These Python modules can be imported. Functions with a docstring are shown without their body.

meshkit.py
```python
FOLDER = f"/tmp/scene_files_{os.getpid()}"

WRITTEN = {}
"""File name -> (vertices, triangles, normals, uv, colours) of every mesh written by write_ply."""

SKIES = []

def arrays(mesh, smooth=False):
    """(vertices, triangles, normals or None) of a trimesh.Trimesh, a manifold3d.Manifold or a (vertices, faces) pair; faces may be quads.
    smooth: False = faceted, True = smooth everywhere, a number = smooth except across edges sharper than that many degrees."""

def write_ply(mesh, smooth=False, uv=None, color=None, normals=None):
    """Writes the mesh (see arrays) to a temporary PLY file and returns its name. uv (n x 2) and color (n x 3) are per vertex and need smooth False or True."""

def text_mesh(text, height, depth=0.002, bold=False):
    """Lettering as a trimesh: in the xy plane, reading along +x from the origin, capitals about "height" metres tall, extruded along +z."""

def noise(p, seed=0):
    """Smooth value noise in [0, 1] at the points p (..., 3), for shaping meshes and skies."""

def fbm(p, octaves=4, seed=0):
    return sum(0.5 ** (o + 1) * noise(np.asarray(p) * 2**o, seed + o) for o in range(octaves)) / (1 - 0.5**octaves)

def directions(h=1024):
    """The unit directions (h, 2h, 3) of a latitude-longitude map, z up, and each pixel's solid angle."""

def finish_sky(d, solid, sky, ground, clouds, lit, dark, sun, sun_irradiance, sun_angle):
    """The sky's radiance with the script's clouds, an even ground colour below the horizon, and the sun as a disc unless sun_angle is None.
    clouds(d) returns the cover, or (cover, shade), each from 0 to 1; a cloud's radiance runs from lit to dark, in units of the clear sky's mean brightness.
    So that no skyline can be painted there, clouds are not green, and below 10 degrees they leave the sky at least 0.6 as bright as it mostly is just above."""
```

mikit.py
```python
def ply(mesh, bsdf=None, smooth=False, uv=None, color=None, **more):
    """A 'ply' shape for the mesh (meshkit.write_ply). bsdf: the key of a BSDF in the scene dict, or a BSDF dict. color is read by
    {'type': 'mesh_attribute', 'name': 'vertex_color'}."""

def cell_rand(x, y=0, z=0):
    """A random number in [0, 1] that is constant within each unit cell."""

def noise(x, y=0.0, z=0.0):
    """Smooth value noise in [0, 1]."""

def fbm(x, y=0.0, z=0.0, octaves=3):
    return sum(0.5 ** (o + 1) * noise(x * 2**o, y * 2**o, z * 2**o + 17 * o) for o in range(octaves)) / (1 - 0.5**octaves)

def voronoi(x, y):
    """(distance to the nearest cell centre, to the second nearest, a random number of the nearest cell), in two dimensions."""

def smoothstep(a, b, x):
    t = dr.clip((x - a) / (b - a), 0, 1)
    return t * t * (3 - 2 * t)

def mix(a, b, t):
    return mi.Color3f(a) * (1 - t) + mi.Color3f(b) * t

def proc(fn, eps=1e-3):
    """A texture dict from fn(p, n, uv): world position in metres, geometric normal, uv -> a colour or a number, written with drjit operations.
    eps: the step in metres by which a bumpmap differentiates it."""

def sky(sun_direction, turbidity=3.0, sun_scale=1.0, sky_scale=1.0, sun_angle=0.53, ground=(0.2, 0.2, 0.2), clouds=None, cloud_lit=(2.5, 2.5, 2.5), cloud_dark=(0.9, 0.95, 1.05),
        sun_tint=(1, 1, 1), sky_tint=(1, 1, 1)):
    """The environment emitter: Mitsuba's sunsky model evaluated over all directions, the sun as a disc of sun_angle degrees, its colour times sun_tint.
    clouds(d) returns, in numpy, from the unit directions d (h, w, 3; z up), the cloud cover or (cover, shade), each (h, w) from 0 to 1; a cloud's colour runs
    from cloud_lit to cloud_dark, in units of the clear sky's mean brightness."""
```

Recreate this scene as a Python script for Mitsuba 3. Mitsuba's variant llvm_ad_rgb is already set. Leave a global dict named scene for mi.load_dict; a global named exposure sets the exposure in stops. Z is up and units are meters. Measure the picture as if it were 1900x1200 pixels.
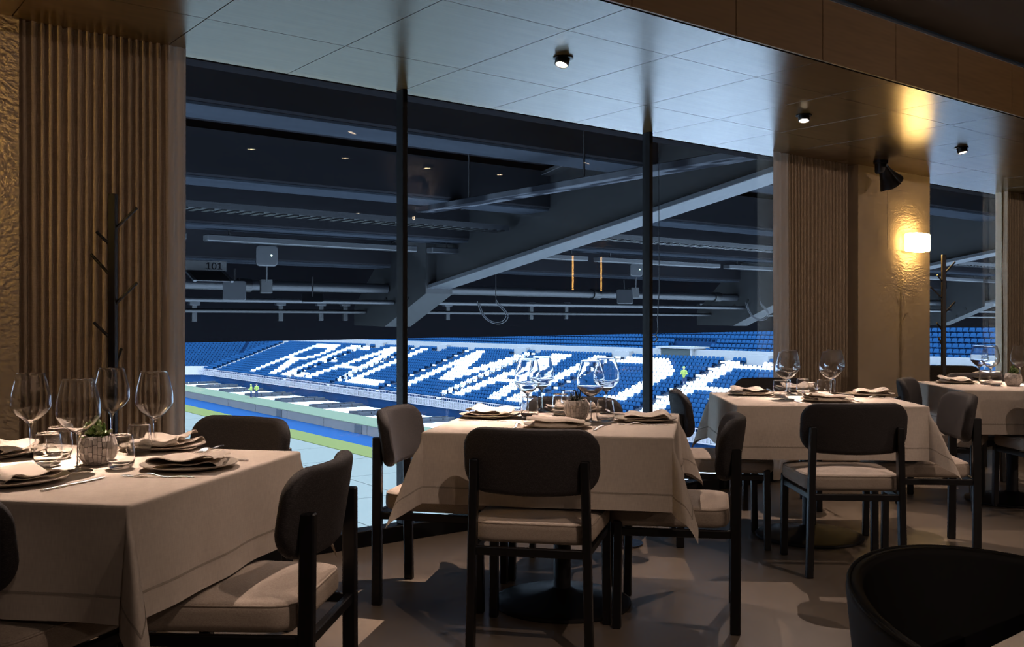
import math, random
import numpy as np
import trimesh, shapely
import shapely.geometry as sg
import manifold3d as m3
import mitsuba as mi, drjit as dr
import mikit, meshkit
from mikit import proc, noise, fbm, smoothstep, mix
random.seed(3)
rng = np.random.default_rng(3)
T = mi.ScalarTransform4f
scene, labels = {}, {}

# ---------------------------------------------------------------- camera, sky, exposure
EYE = 1.17
YAW = math.radians(37.8)
F2 = np.array([math.sin(YAW), math.cos(YAW)])          # viewing direction on the floor plan
R2 = np.array([math.cos(YAW), -math.sin(YAW)])         # to its right
FOCAL = 1786.0 / 1900.0
scene['camera'] = {'type': 'perspective', 'fov': math.degrees(2 * math.atan(0.5 / FOCAL)), 'fov_axis': 'x', 'near_clip': 0.05, 'far_clip': 1000.0,
                   'to_world': T().look_at(origin=[0, 0, EYE], target=[float(F2[0]), float(F2[1]), EYE], up=[0, 0, 1])}
SKY = 5.4
scene['sky'] = {'type': 'constant', 'radiance': {'type': 'rgb', 'value': [0.66 * SKY, 0.93 * SKY, 1.28 * SKY]}, 'sampling_weight': 0.3}
exposure = 0.0
WARM = np.array([1.0, 0.75, 0.61])
TABLE_SPOT, HOT_SPOT, ROOM_SPOT, FILL_SPOT = 20.0, 34.0, 6.5, 3.2
SCONCE = 14.0

# ---------------------------------------------------------------- helpers
def W(xc, d, z=0.0):
    """floor-plan point, xc metres to the right of and d metres ahead of the camera"""
    p = d * F2 + xc * R2
    return np.array([p[0], p[1], z])
def wdir(fx, fd):
    v = fx * R2 + fd * F2
    return v / np.linalg.norm(v)
def rot_facing(v):                                     # turns local +y to the plan direction v
    return math.degrees(math.atan2(v[1], v[0])) - 90.0
def at(p, deg=0.0, extra=None):
    t = T().translate([float(x) for x in p]).rotate([0, 0, 1], float(deg))
    return t if extra is None else t @ extra
counts = {}
def numbered(name):
    n = counts.get(name, 0); counts[name] = n + 1
    return name if n == 0 else f'{name}_{n:03d}'
def tag(key, label=None, cat=None, group=None, kind=None):
    labels[key] = {k: v for k, v in (('label', label), ('category', cat), ('group', group), ('kind', kind)) if v}
def thing(name, label, cat, group=None, kind=None):
    key = numbered(name); tag(key, label, cat, group, kind); return key
def put(name, shape, to=None, parent=None, label=None, kind=None):
    key = numbered((parent + '__' if parent else '') + name)
    scene[key] = shape if to is None else {**shape, 'to_world': to}
    if label or kind: tag(key, label, None, None, kind)
    return key
def struct(key, label):
    tag(key, label, None, None, 'structure'); return key
def cat(ms):
    return trimesh.util.concatenate(ms)
def cbox(sx, sy, sz, c=0.004, center=(0, 0, 0)):
    c = min(c, sx * .45, sy * .45, sz * .45)
    h = np.array([sx, sy, sz]) / 2
    pts = [np.array([a, b, e]) * (h - c * (np.arange(3) != k)) for a in (-1, 1) for b in (-1, 1) for e in (-1, 1) for k in range(3)]
    return trimesh.convex.convex_hull(np.array(pts) + np.array(center))
def box(x0, x1, y0, y1, z0, z1):
    m = trimesh.creation.box(extents=[x1 - x0, y1 - y0, z1 - z0]); m.apply_translation([(x0 + x1) / 2, (y0 + y1) / 2, (z0 + z1) / 2]); return m
def bar(p0, p1, w, t, c=0.003, side=(1, 0, 0)):
    """bar from p0 to p1, w wide along side, t thick"""
    p0, p1 = np.asarray(p0, float), np.asarray(p1, float)
    z = p1 - p0; L = np.linalg.norm(z); z /= L
    x = np.asarray(side, float); x = x - z * (x @ z); x /= np.linalg.norm(x)
    m = cbox(w, t, L, c)
    M = np.eye(4); M[:3, 0], M[:3, 1], M[:3, 2], M[:3, 3] = x, np.cross(z, x), z, (p0 + p1) / 2
    m.apply_transform(M); return m
def tube(pts, r, sides=8):
    p = np.asarray(pts, float); t = np.gradient(p, axis=0); t /= np.linalg.norm(t, axis=1, keepdims=True)
    a = np.cross(t, [0, 0, 1.0]); bad = np.linalg.norm(a, axis=1) < 1e-3; a[bad] = [1, 0, 0]
    a /= np.linalg.norm(a, axis=1, keepdims=True); b = np.cross(t, a)
    r = np.broadcast_to(r, (len(p),)); ang = np.arange(sides) * 2 * math.pi / sides
    v = p[:, None] + r[:, None, None] * (np.cos(ang)[None, :, None] * a[:, None] + np.sin(ang)[None, :, None] * b[:, None])
    n = len(p); f = []
    for i in range(n - 1):
        for j in range(sides):
            q = [i * sides + j, i * sides + (j + 1) % sides, (i + 1) * sides + (j + 1) % sides, (i + 1) * sides + j]
            f += [[q[0], q[1], q[2]], [q[0], q[2], q[3]]]
    v = v.reshape(-1, 3); c0, c1 = len(v), len(v) + 1
    v = np.vstack([v, p[:1], p[-1:]])
    for j in range(sides):
        f += [[c0, (j + 1) % sides, j], [c1, (n - 1) * sides + j, (n - 1) * sides + (j + 1) % sides]]
    m = trimesh.Trimesh(v, f, process=False)
    if m.volume < 0: m.invert()
    return m
def lathe(prof, sides=40):
    """closed or axis-to-axis profile of (r, z)"""
    prof = [(max(r, 0.0), z) for r, z in prof]
    idx, v, f = [], [], []
    ang = np.arange(sides) * 2 * math.pi / sides
    for r, z in prof:
        if r < 1e-7:
            idx.append([len(v)] * sides); v.append([0, 0, z])
        else:
            idx.append(list(range(len(v), len(v) + sides))); v += [[r * math.cos(a), r * math.sin(a), z] for a in ang]
    for k in range(len(prof) - 1):
        for j in range(sides):
            a, b, c, e = idx[k][j], idx[k][(j + 1) % sides], idx[k + 1][(j + 1) % sides], idx[k + 1][j]
            if a != b: f.append([a, b, c])
            if c != e: f.append([a, c, e])
    m = trimesh.Trimesh(v, f, process=False)
    if m.volume < 0: m.invert()
    return m
def rrect(w, h, r, n=7, w2=None):
    """outline of a rounded rectangle (w2: top width), counter-clockwise"""
    w2 = w if w2 is None else w2
    p = sg.Polygon([(-w / 2, -h / 2), (w / 2, -h / 2), (w2 / 2, h / 2), (-w2 / 2, h / 2)]).buffer(-r).buffer(r, quad_segs=n)
    p = shapely.geometry.polygon.orient(p)
    return np.array(p.exterior.coords)[:-1]
def resample(o, step):
    out = []
    for a, b in zip(o, np.roll(o, -1, 0)):
        k = max(1, int(np.linalg.norm(b - a) / step)); out += [a + (b - a) * i / k for i in range(k)]
    return np.array(out)
def pad(outline, t, r, dome=0.0, rings=6, rim=5, under=0.0):
    """cushion: outline in xy, thickness t in z (0 = middle), rim rounded by r, top domed"""
    o = outline; d = np.roll(o, -1, 0) - np.roll(o, 1, 0)
    nrm = np.stack([d[:, 1], -d[:, 0]], 1); nrm /= np.linalg.norm(nrm, axis=1, keepdims=True)
    half, prof = t / 2, []
    inner = o - nrm * r
    c = inner.mean(0)
    for i in range(1, rings + 1):
        s = i / rings
        prof.append((c + (inner - c) * s, half + dome * (1 - s * s)))
    for i in range(1, rim + 1):
        a = i / rim * math.pi / 2; prof.append((inner + nrm * r * math.sin(a), half - r * (1 - math.cos(a))))
    prof.append((o, -(half - r)))
    for i in range(1, rim + 1):
        a = (1 - i / rim) * math.pi / 2; prof.append((inner + nrm * r * math.sin(a), -(half - r * (1 - math.cos(a)))))
    for i in range(rings - 1, 0, -1):
        s = i / rings; prof.append((c + (inner - c) * s, -half - under * (1 - s * s)))
    n = len(o); v = [np.r_[c, half + dome]]; f = []
    for ring, z in prof: v += [np.r_[q, z] for q in ring]
    v.append(np.r_[c, -half - under]); last = len(v) - 1
    for j in range(n):
        f.append([0, 1 + j, 1 + (j + 1) % n])
        e = 1 + (len(prof) - 1) * n; f.append([last, e + (j + 1) % n, e + j])
    for k in range(len(prof) - 1):
        for j in range(n):
            a, b = 1 + k * n + j, 1 + k * n + (j + 1) % n
            f += [[a, a + n, b + n], [a, b + n, b]]
    m = trimesh.Trimesh(np.array(v), f, process=False)
    if m.volume < 0: m.invert()
    return m
def grid(P):
    """surface from a (m, n, 3) array of points"""
    m_, n_ = P.shape[:2]; i, j = np.meshgrid(np.arange(m_ - 1), np.arange(n_ - 1), indexing='ij')
    q = np.stack([i * n_ + j, (i + 1) * n_ + j, (i + 1) * n_ + j + 1, i * n_ + j + 1], -1).reshape(-1, 4)
    return trimesh.Trimesh(P.reshape(-1, 3), np.vstack([q[:, [0, 1, 2]], q[:, [0, 2, 3]]]), process=False)
def hull_chain(bones, edge=0.03, smooth=6):
    """bones: [(p0, r0, p1, r1)] -> one smoothed continuous mesh"""
    parts = []
    for p0, r0, p1, r1 in bones:
        a = m3.Manifold.sphere(r0, 16).translate(list(map(float, p0))); b = m3.Manifold.sphere(r1, 16).translate(list(map(float, p1)))
        parts.append(m3.Manifold.batch_hull([a, b]))
    s = m3.Manifold.batch_boolean(parts, m3.OpType.Add).refine_to_length(edge).to_mesh()
    m = trimesh.Trimesh(np.array(s.vert_properties[:, :3], float), np.array(s.tri_verts), process=True)
    trimesh.smoothing.filter_taubin(m, iterations=smooth)
    return m
def rgb(*c): return {'type': 'rgb', 'value': list(map(float, c))}
def diffuse(*c): return {'type': 'twosided', 'bsdf': {'type': 'diffuse', 'reflectance': rgb(*c)}}
def plastic(c, alpha, ior=1.5):
    return {'type': 'twosided', 'bsdf': {'type': 'roughplastic', 'diffuse_reflectance': c if isinstance(c, dict) else rgb(*c), 'alpha': alpha, 'int_ior': ior, 'nonlinear': True}}
def princ(c, rough, **k):
    return {'type': 'twosided', 'bsdf': {'type': 'principled', 'base_color': c if isinstance(c, dict) else rgb(*c), 'roughness': rough, **k}}
def emit(c, w=.01): return {'type': 'area', 'radiance': rgb(*c), 'sampling_weight': w}

# ---------------------------------------------------------------- materials
def m_stucco(p, n, uv):
    return mix((.62, .51, .38), (.72, .60, .46), fbm(p.x * 6, p.y * 6, p.z * 6))
def h_stucco(p, n, uv):
    return fbm(p.x * 75, p.y * 75, p.z * 75, 3)
scene['stucco'] = {'type': 'bumpmap', 'arbitrary': proc(h_stucco, 2e-3), 'scale': 0.03, 'bsdf': {'type': 'twosided', 'bsdf': {'type': 'diffuse', 'reflectance': proc(m_stucco)}}}
def m_curtain(p, n, uv):
    k = noise(p.x * 260, p.z * 260) * .6 + noise(p.x * 45, p.z * 420) * .4
    return mix((.38, .305, .23), (.51, .415, .315), k)
scene['curtain_cloth'] = {'type': 'twosided', 'bsdf': {'type': 'diffuse', 'reflectance': proc(m_curtain)}}
scene['sheer_cloth'] = {'type': 'principledthin', 'base_color': rgb(.52, .44, .37), 'roughness': .8, 'diff_trans': .22}
def m_linen(p, n, uv):
    k = noise(p.x * 420, p.y * 420, p.z * 60) * .5 + noise(p.x * 70, p.y * 70, p.z * 420) * .3 + fbm(p.x * 9, p.y * 9, p.z * 9) * .3
    return mix((.42, .36, .31), (.53, .465, .40), k)
scene['linen'] = {'type': 'twosided', 'bsdf': {'type': 'diffuse', 'reflectance': proc(m_linen)}}
scene['linen_stitch'] = diffuse(.30, .26, .22)
scene['napkin_cloth'] = {'type': 'twosided', 'bsdf': {'type': 'diffuse', 'reflectance': rgb(.55, .48, .41)}}
def m_fabric(p, n, uv):
    k = noise(p.x * 420, p.y * 420, p.z * 420)
    return mix((.014, .012, .0125), (.042, .035, .0345), k * k)
scene['dark_fabric'] = {'type': 'twosided', 'bsdf': {'type': 'principled', 'base_color': proc(m_fabric), 'roughness': .75, 'sheen': .35, 'specular': .35}}
def m_seat(p, n, uv):
    k = noise(p.x * 380, p.y * 380, p.z * 380)
    return mix((.26, .21, .17), (.35, .29, .235), k)
scene['seat_fabric'] = {'type': 'twosided', 'bsdf': {'type': 'principled', 'base_color': proc(m_seat), 'roughness': .8, 'sheen': .3, 'specular': .3}}
scene['black_metal'] = plastic((.012, .012, .014), .22)
scene['base_metal'] = plastic((.010, .0095, .011), .4, 1.4)
scene['frame_metal'] = plastic((.004, .004, .005), .4, 1.3)
scene['chrome'] = {'type': 'twosided', 'bsdf': {'type': 'roughconductor', 'material': 'Cr', 'alpha': .1}}
scene['steel'] = {'type': 'twosided', 'bsdf': {'type': 'roughconductor', 'material': 'Ag', 'alpha': .32}}
scene['leather'] = plastic((.006, .005, .005), .5, 1.4)
def m_floor(p, n, uv):
    k = fbm(p.x * 1.6, p.y * 1.6, 0.0, 4)
    return mix((.27, .225, .18), (.34, .285, .23), k)
scene['floor_finish'] = plastic(proc(m_floor), .17)
def m_lit_face(p, n, uv):
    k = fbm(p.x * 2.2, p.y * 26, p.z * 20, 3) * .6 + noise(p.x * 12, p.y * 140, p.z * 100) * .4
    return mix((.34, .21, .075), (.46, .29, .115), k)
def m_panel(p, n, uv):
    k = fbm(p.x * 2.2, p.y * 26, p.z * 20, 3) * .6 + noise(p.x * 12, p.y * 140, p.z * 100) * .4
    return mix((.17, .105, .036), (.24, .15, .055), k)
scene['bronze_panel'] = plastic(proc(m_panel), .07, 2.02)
scene['bronze_face'] = plastic(proc(m_lit_face), .3, 1.5)  # same laminate as the ceiling, colour raised in place of light on the step
scene['dark_paint'] = plastic((.030, .024, .022), .4)
scene['dark_gap'] = diffuse(.01, .01, .01)
scene['back_wall_paint'] = diffuse(.24, .18, .13)
scene['glass'] = {'type': 'dielectric', 'int_ior': 1.5, 'ext_ior': 1.0}
scene['window_glass'] = {'type': 'thindielectric', 'int_ior': 1.5}
scene['porcelain'] = plastic((.62, .57, .50), .15)
def m_tile(p, n, uv):
    return mix((.30, .27, .25), (.56, .52, .48), fbm(p.x * 160, p.y * 160, p.z * 70, 2))
scene['pot_tile'] = diffuse(.44, .40, .37); scene['pot_tile']['bsdf']['reflectance'] = proc(m_tile)
scene['pot_grout'] = diffuse(.16, .14, .12)
scene['soil'] = diffuse(.03, .022, .016)
scene['leaf'] = plastic((.16, .24, .055), .3)
scene['leaf_dark'] = plastic((.045, .06, .025), .3)
scene['opal'] = diffuse(.8, .75, .65)
# outside
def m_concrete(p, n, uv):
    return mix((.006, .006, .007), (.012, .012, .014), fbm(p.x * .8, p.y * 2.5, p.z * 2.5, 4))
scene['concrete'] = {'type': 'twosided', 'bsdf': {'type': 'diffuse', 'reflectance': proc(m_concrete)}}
def m_lit_soffit(p, n, uv):  # lighter copy of the concrete: pitch light on the undersides put into colour
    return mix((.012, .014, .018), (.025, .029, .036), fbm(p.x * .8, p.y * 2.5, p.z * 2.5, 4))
scene['soffit'] = {'type': 'twosided', 'bsdf': {'type': 'diffuse', 'reflectance': proc(m_lit_soffit)}}
def m_duct(p, n, uv):
    return mix((.012, .013, .016), (.05, .053, .06), smoothstep(.3, .7, noise(p.x * 14, p.y * 5, 0.0)))
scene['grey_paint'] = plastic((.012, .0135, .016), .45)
scene['flange_paint'] = plastic((.068, .074, .084), .35)  # lighter than the web: light on the down-facing side put into the colour
scene['duct_paint'] = {'type': 'twosided', 'bsdf': {'type': 'diffuse', 'reflectance': proc(m_duct)}}
scene['pipe_metal'] = plastic((.030, .033, .040), .3)
scene['fascia_black'] = diffuse(.004, .004, .005)
scene['white_plastic'] = plastic((.042, .046, .054), .3)
scene['seat_blue'] = diffuse(.011, .045, .110)
scene['seat_white'] = diffuse(.82, .82, .82)
scene['stand_concrete'] = diffuse(.008, .025, .065)
scene['pale_wall'] = diffuse(.24, .235, .235)
scene['fence_metal'] = diffuse(.24, .22, .24)
scene['pitch_panel'] = diffuse(.138, .143, .125)
scene['pitch_gap'] = diffuse(.05, .06, .06)
scene['deck_top'] = diffuse(.11, .133, .09)
scene['deck_side'] = diffuse(.10, .097, .10)
scene['strip_blue'] = diffuse(.015, .048, .12)
scene['strip_green'] = diffuse(.113, .123, .043)
scene['aisle_step'] = diffuse(.04, .05, .07)
scene['tray_white'] = diffuse(.74, .74, .74)
scene['tray_dark'] = diffuse(.05, .055, .065)
scene['hi_vis'] = diffuse(.27, .33, .08)
scene['navy_cloth'] = diffuse(.03, .04, .08)
scene['skin'] = diffuse(.45, .30, .22)

# ---------------------------------------------------------------- the room
GLASS_Y, CEIL, HIGH, BEAM_Y = 4.50, 2.436, 2.76, 2.77
X0, X1, Y0 = -5.0, 15.5, -6.0
P = mikit.ply
fl = struct('floor', 'smooth polished beige resin floor'); scene['floor'] = P(box(X0, X1, Y0, 4.62, -.2, 0), 'floor_finish')
ce = struct('ceiling', 'bronze laminate ceiling of large panels with thin dark joints, stepping up to a dark ceiling')
scene['ceiling'] = P(cat([box(X0, X1, BEAM_Y - .01, 4.62, CEIL + .02, 2.9), box(X0, X1, Y0, BEAM_Y - .03, HIGH, 2.9)]), 'dark_paint')
seams = [2.738 + .645 * k for k in range(-9, 15)]
rows = [BEAM_Y, 3.14, 3.94, 4.56]
for j in range(3):
    for a, b in zip(seams, seams[1:]):
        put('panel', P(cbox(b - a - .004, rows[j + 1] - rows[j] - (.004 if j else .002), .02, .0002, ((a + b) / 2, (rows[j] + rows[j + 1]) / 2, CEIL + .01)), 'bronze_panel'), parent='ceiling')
struct('trim_1', 'bronze clad ceiling step facing the room'); scene['trim_1'] = P(box(X0, X1, BEAM_Y - .008, BEAM_Y + .02, CEIL + .004, HIGH - .02), 'dark_gap')
for a, b in zip(seams, seams[1:]):
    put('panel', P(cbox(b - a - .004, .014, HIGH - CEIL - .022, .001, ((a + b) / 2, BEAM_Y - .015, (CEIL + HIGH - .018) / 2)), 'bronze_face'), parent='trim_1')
struct('wall_back', 'dark wall at the back of the room'); scene['wall_back'] = P(box(X0, X1, Y0 - .1, Y0, 0, 2.9), 'back_wall_paint')
struct('wall_left', 'dark side wall left of the camera'); scene['wall_left'] = P(box(X0 - .1, X0, Y0, 4.62, 0, 2.9), 'back_wall_paint')
struct('wall_right', 'far side wall of the room'); scene['wall_right'] = P(box(X1, X1 + .1, Y0, 4.62, 0, 2.9), 'back_wall_paint')
struct('wall_window_left', 'rough beige stucco wall left of the brown curtain'); scene['wall_window_left'] = P(box(X0, .83, 4.40, 4.75, 0, CEIL), 'stucco')
struct('wall_window_blocker', 'unseen wall added behind the curtains to block light at the big window ends'); scene['wall_window_blocker'] = P(cat([box(.83, 1.30, 4.485, 4.75, 0, CEIL), box(6.40, 6.88, 4.485, 4.75, 0, CEIL)]), 'back_wall_paint')  # added to stop window light leaking past the curtains
struct('wall_window_pillar', 'rough beige stucco pillar between the two windows carrying the wall lamp')
scene['wall_window_pillar'] = P(box(6.88, 7.97, 4.37, 4.75, 0, CEIL), 'stucco')
put('access_panel', P(cbox(.30, .004, .50, .001, (7.45, 4.370, 2.03)), 'stucco'), parent='wall_window_pillar')
struct('wall_window_right', 'stucco wall right of the second window'); scene['wall_window_right'] = P(box(9.42, X1, 4.44, 4.50, 0, CEIL), 'stucco')
def window(n, x0, x1, mull, label):
    k = struct(f'window_{n}', label)
    put('bottom_frame', P(cbox(x1 - x0, .10, .085, .004, ((x0 + x1) / 2, GLASS_Y, .0425)), 'frame_metal'), parent=k)
    for x in mull:
        put('mullion', P(cbox(.030, .07, CEIL - .085, .003, (x, GLASS_Y - .005, (CEIL + .085) / 2)), 'frame_metal'), parent=k)
    e = [x0] + list(mull) + [x1]
    for a, b in zip(e, e[1:]):
        r = trimesh.Trimesh([[a + .012, GLASS_Y, .07], [b - .012, GLASS_Y, .07], [b - .012, GLASS_Y, CEIL + .01], [a + .012, GLASS_Y, CEIL + .01]], [[0, 1, 2], [0, 2, 3]], process=False)
        put('pane', P(r, 'window_glass'), parent=k)
window(1, 1.30, 6.40, [2.731, 4.625], 'floor to ceiling window of tall panes with slim black mullions looking out on the stadium')
window(2, 7.97, 9.42, [], 'narrower window to the right of the stucco pillar')

# curtains
def pleats(x0, x1, n, amp, y, lean=0.0, seed=0, gather=None):
    N = n * 14; zs = np.linspace(.015, CEIL + .006, 24)
    s = np.linspace(0, 1, N + 1)
    G = np.zeros((len(zs), N + 1, 3))
    r = np.random.default_rng(seed); ph = np.cumsum(r.uniform(.75, 1.25, n + 1)); ph = np.interp(s * n, np.arange(n + 1), ph - ph[0]); 
    am = np.interp(s * n, np.arange(n + 1), r.uniform(.7, 1.2, n + 1)); am2 = np.interp(s * n, np.arange(n + 1), r.uniform(.6, 1.3, n + 1))
    for i, z in enumerate(zs):
        q = z / CEIL
        w = np.sin(2 * math.pi * ph + .35 * math.sin(2.2 * z + seed))
        w2 = 1 - 2 * np.abs(np.sin(math.pi * ph + .12 * math.sin(2.2 * z + seed))) ** .75
        a = amp * (am * q + am2 * (1 - q))
        sway = .012 * (1 - q) * np.sin(s * 5 + seed)
        G[i] = np.stack([x0 + s * (x1 - x0) + sway + .25 * amp * np.sin(4 * math.pi * ph) * .5, y + a * w2, np.full(N + 1, z)], 1)
    return grid(G)
k = thing('curtain', 'long brown pleated linen curtain behind the coat rack at the window left', 'curtain'); scene[k] = P(pleats(.80, 1.45, 19, .019, 4.435, seed=2), 'curtain_cloth', smooth=True)
k = thing('sheer_curtain', 'thin pale sheer curtain strip along the left edge of the big window glass', 'curtain'); scene[k] = P(pleats(1.435, 1.53, 2, .010, 4.425, seed=5), 'sheer_cloth', smooth=True)
k = thing('curtain', 'brown pleated curtain hanging against the left side of the stucco pillar with the wall lamp', 'curtain'); scene[k] = P(pleats(6.03, 6.80, 18, .020, 4.43, seed=8), 'curtain_cloth', smooth=True)
k = thing('sheer_curtain', 'smooth sheer curtain strip at the right edge of the big window glass', 'curtain'); scene[k] = P(pleats(5.87, 6.05, 2, .010, 4.42, seed=9), 'sheer_cloth', smooth=True)
k = thing('curtain', 'brown curtain at the right edge of the second window, cut by the picture edge', 'curtain'); scene[k] = P(pleats(9.40, 10.4, 20, .022, 4.40, seed=12), 'curtain_cloth', smooth=True)

# ---------------------------------------------------------------- lamps of the room
def spot_light(key, pos, target, power, cut, beam):
    scene[key + '_beam'] = {'type': 'spot', 'to_world': T().look_at(origin=list(map(float, pos)), target=list(map(float, target)), up=[0.3, 1, 0]), 'intensity': rgb(*(power * WARM)), 'cutoff_angle': cut, 'beam_width': beam}
head = lathe([(0, 0), (.030, 0), (.034, .004), (.034, .052), (.030, .056), (.0285, .056), (.0285, .050), (0, .050)], 28)
lens = lathe([(0, .0512), (.0275, .0512), (.0275, .0525), (0, .0525)], 24)
flange = lathe([(0, 0), (.044, 0), (.048, -.003), (.048, -.007), (.028, -.009), (0, -.009)], 28)
HEAD, LENS, FLANGE = P(head, 'black_metal', smooth=40), {**P(lens, 'opal'), 'emitter': emit((9, 7.0, 4.6))}, P(flange, 'black_metal', smooth=40)
names = ['black ceiling spot above the left foreground table', 'black tilted ceiling spot above the centre table, leftmost one in view', 'black ceiling spot above the table by the right curtain', 'black ceiling spot in front of the second window']
for i, (pos, tgt, lab) in enumerate(zip([(1.05, 3.5), (3.0, 3.47), (4.98, 3.53), (6.80, 3.49)], [(.60, 3.08, .76), (2.42, 3.36, .76), (4.57, 3.20, .76), (6.75, 3.05, .76)], names)):
    k = thing('ceiling_spotlight', lab, 'spotlight', None)
    o = np.array([pos[0], pos[1], CEIL]); d = np.array(tgt) - o; d /= np.linalg.norm(d)
    x = np.cross([0, 1.0, 0], d); x /= np.linalg.norm(x); M = np.eye(4); M[:3, 0], M[:3, 1], M[:3, 2], M[:3, 3] = x, np.cross(d, x), d, o - d * .014
    put('flange', FLANGE, at(o), k); put('head', HEAD, T(M), k); put('lens', LENS, T(M), k, 'glowing warm lens')
    spot_light(k, o + d * .05, tgt, TABLE_SPOT, 40, 7); spot_light(k + '_core', o + d * .05, tgt, HOT_SPOT, 13, 3)
down = lathe([(.036, 0), (.050, 0), (.050, -.006), (.036, -.004), (.036, 0)], 28)
dlens = lathe([(0, -.0005), (.036, -.0005), (.036, -.002), (0, -.002)], 24)
DOWN, DLENS = P(down, 'black_metal'), {**P(dlens, 'opal'), 'emitter': emit((16, 11.5, 7))}
spots = [(1.57, 1.45), (3.97, 1.45), (6.36, 1.62), (8.78, 1.75), (1.6, .68), (2.55, .66), (3.5, .61), (4.4, .71), (5.35, .69), (6.2, .80), (6.74, -3.3)]
for i, (x, y) in enumerate(spots):
    k = thing('recessed_downlight', f'recessed downlight in the dark ceiling, mirrored in the window, {"front" if y > 1 else "rear"} row, near {["the left edge", "the centre table", "the right curtain", "the far table", "the left edge", "the centre table", "the centre left", "the centre right", "the right curtain", "the pillar", "the back wall"][i]}', 'downlight', 'recessed downlights in the dark ceiling')
    put('ring', DOWN, at((x, y, HIGH)), k); put('lens', DLENS, at((x, y, HIGH)), k)
    if i in (4, 6, 8): spot_light(k, (x, y, HIGH - .01), {4: (1.62, 2.55, .4), 6: (3.95, 2.45, .4), 8: (5.6, 2.5, .4)}[i], ROOM_SPOT * (.7 if i == 8 else 1), 27, 13)
    if i == 4: spot_light(k + '_corner', (x, y, HIGH - .01), (1.15, -.05, .75), 9.0, 24, 12)
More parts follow.
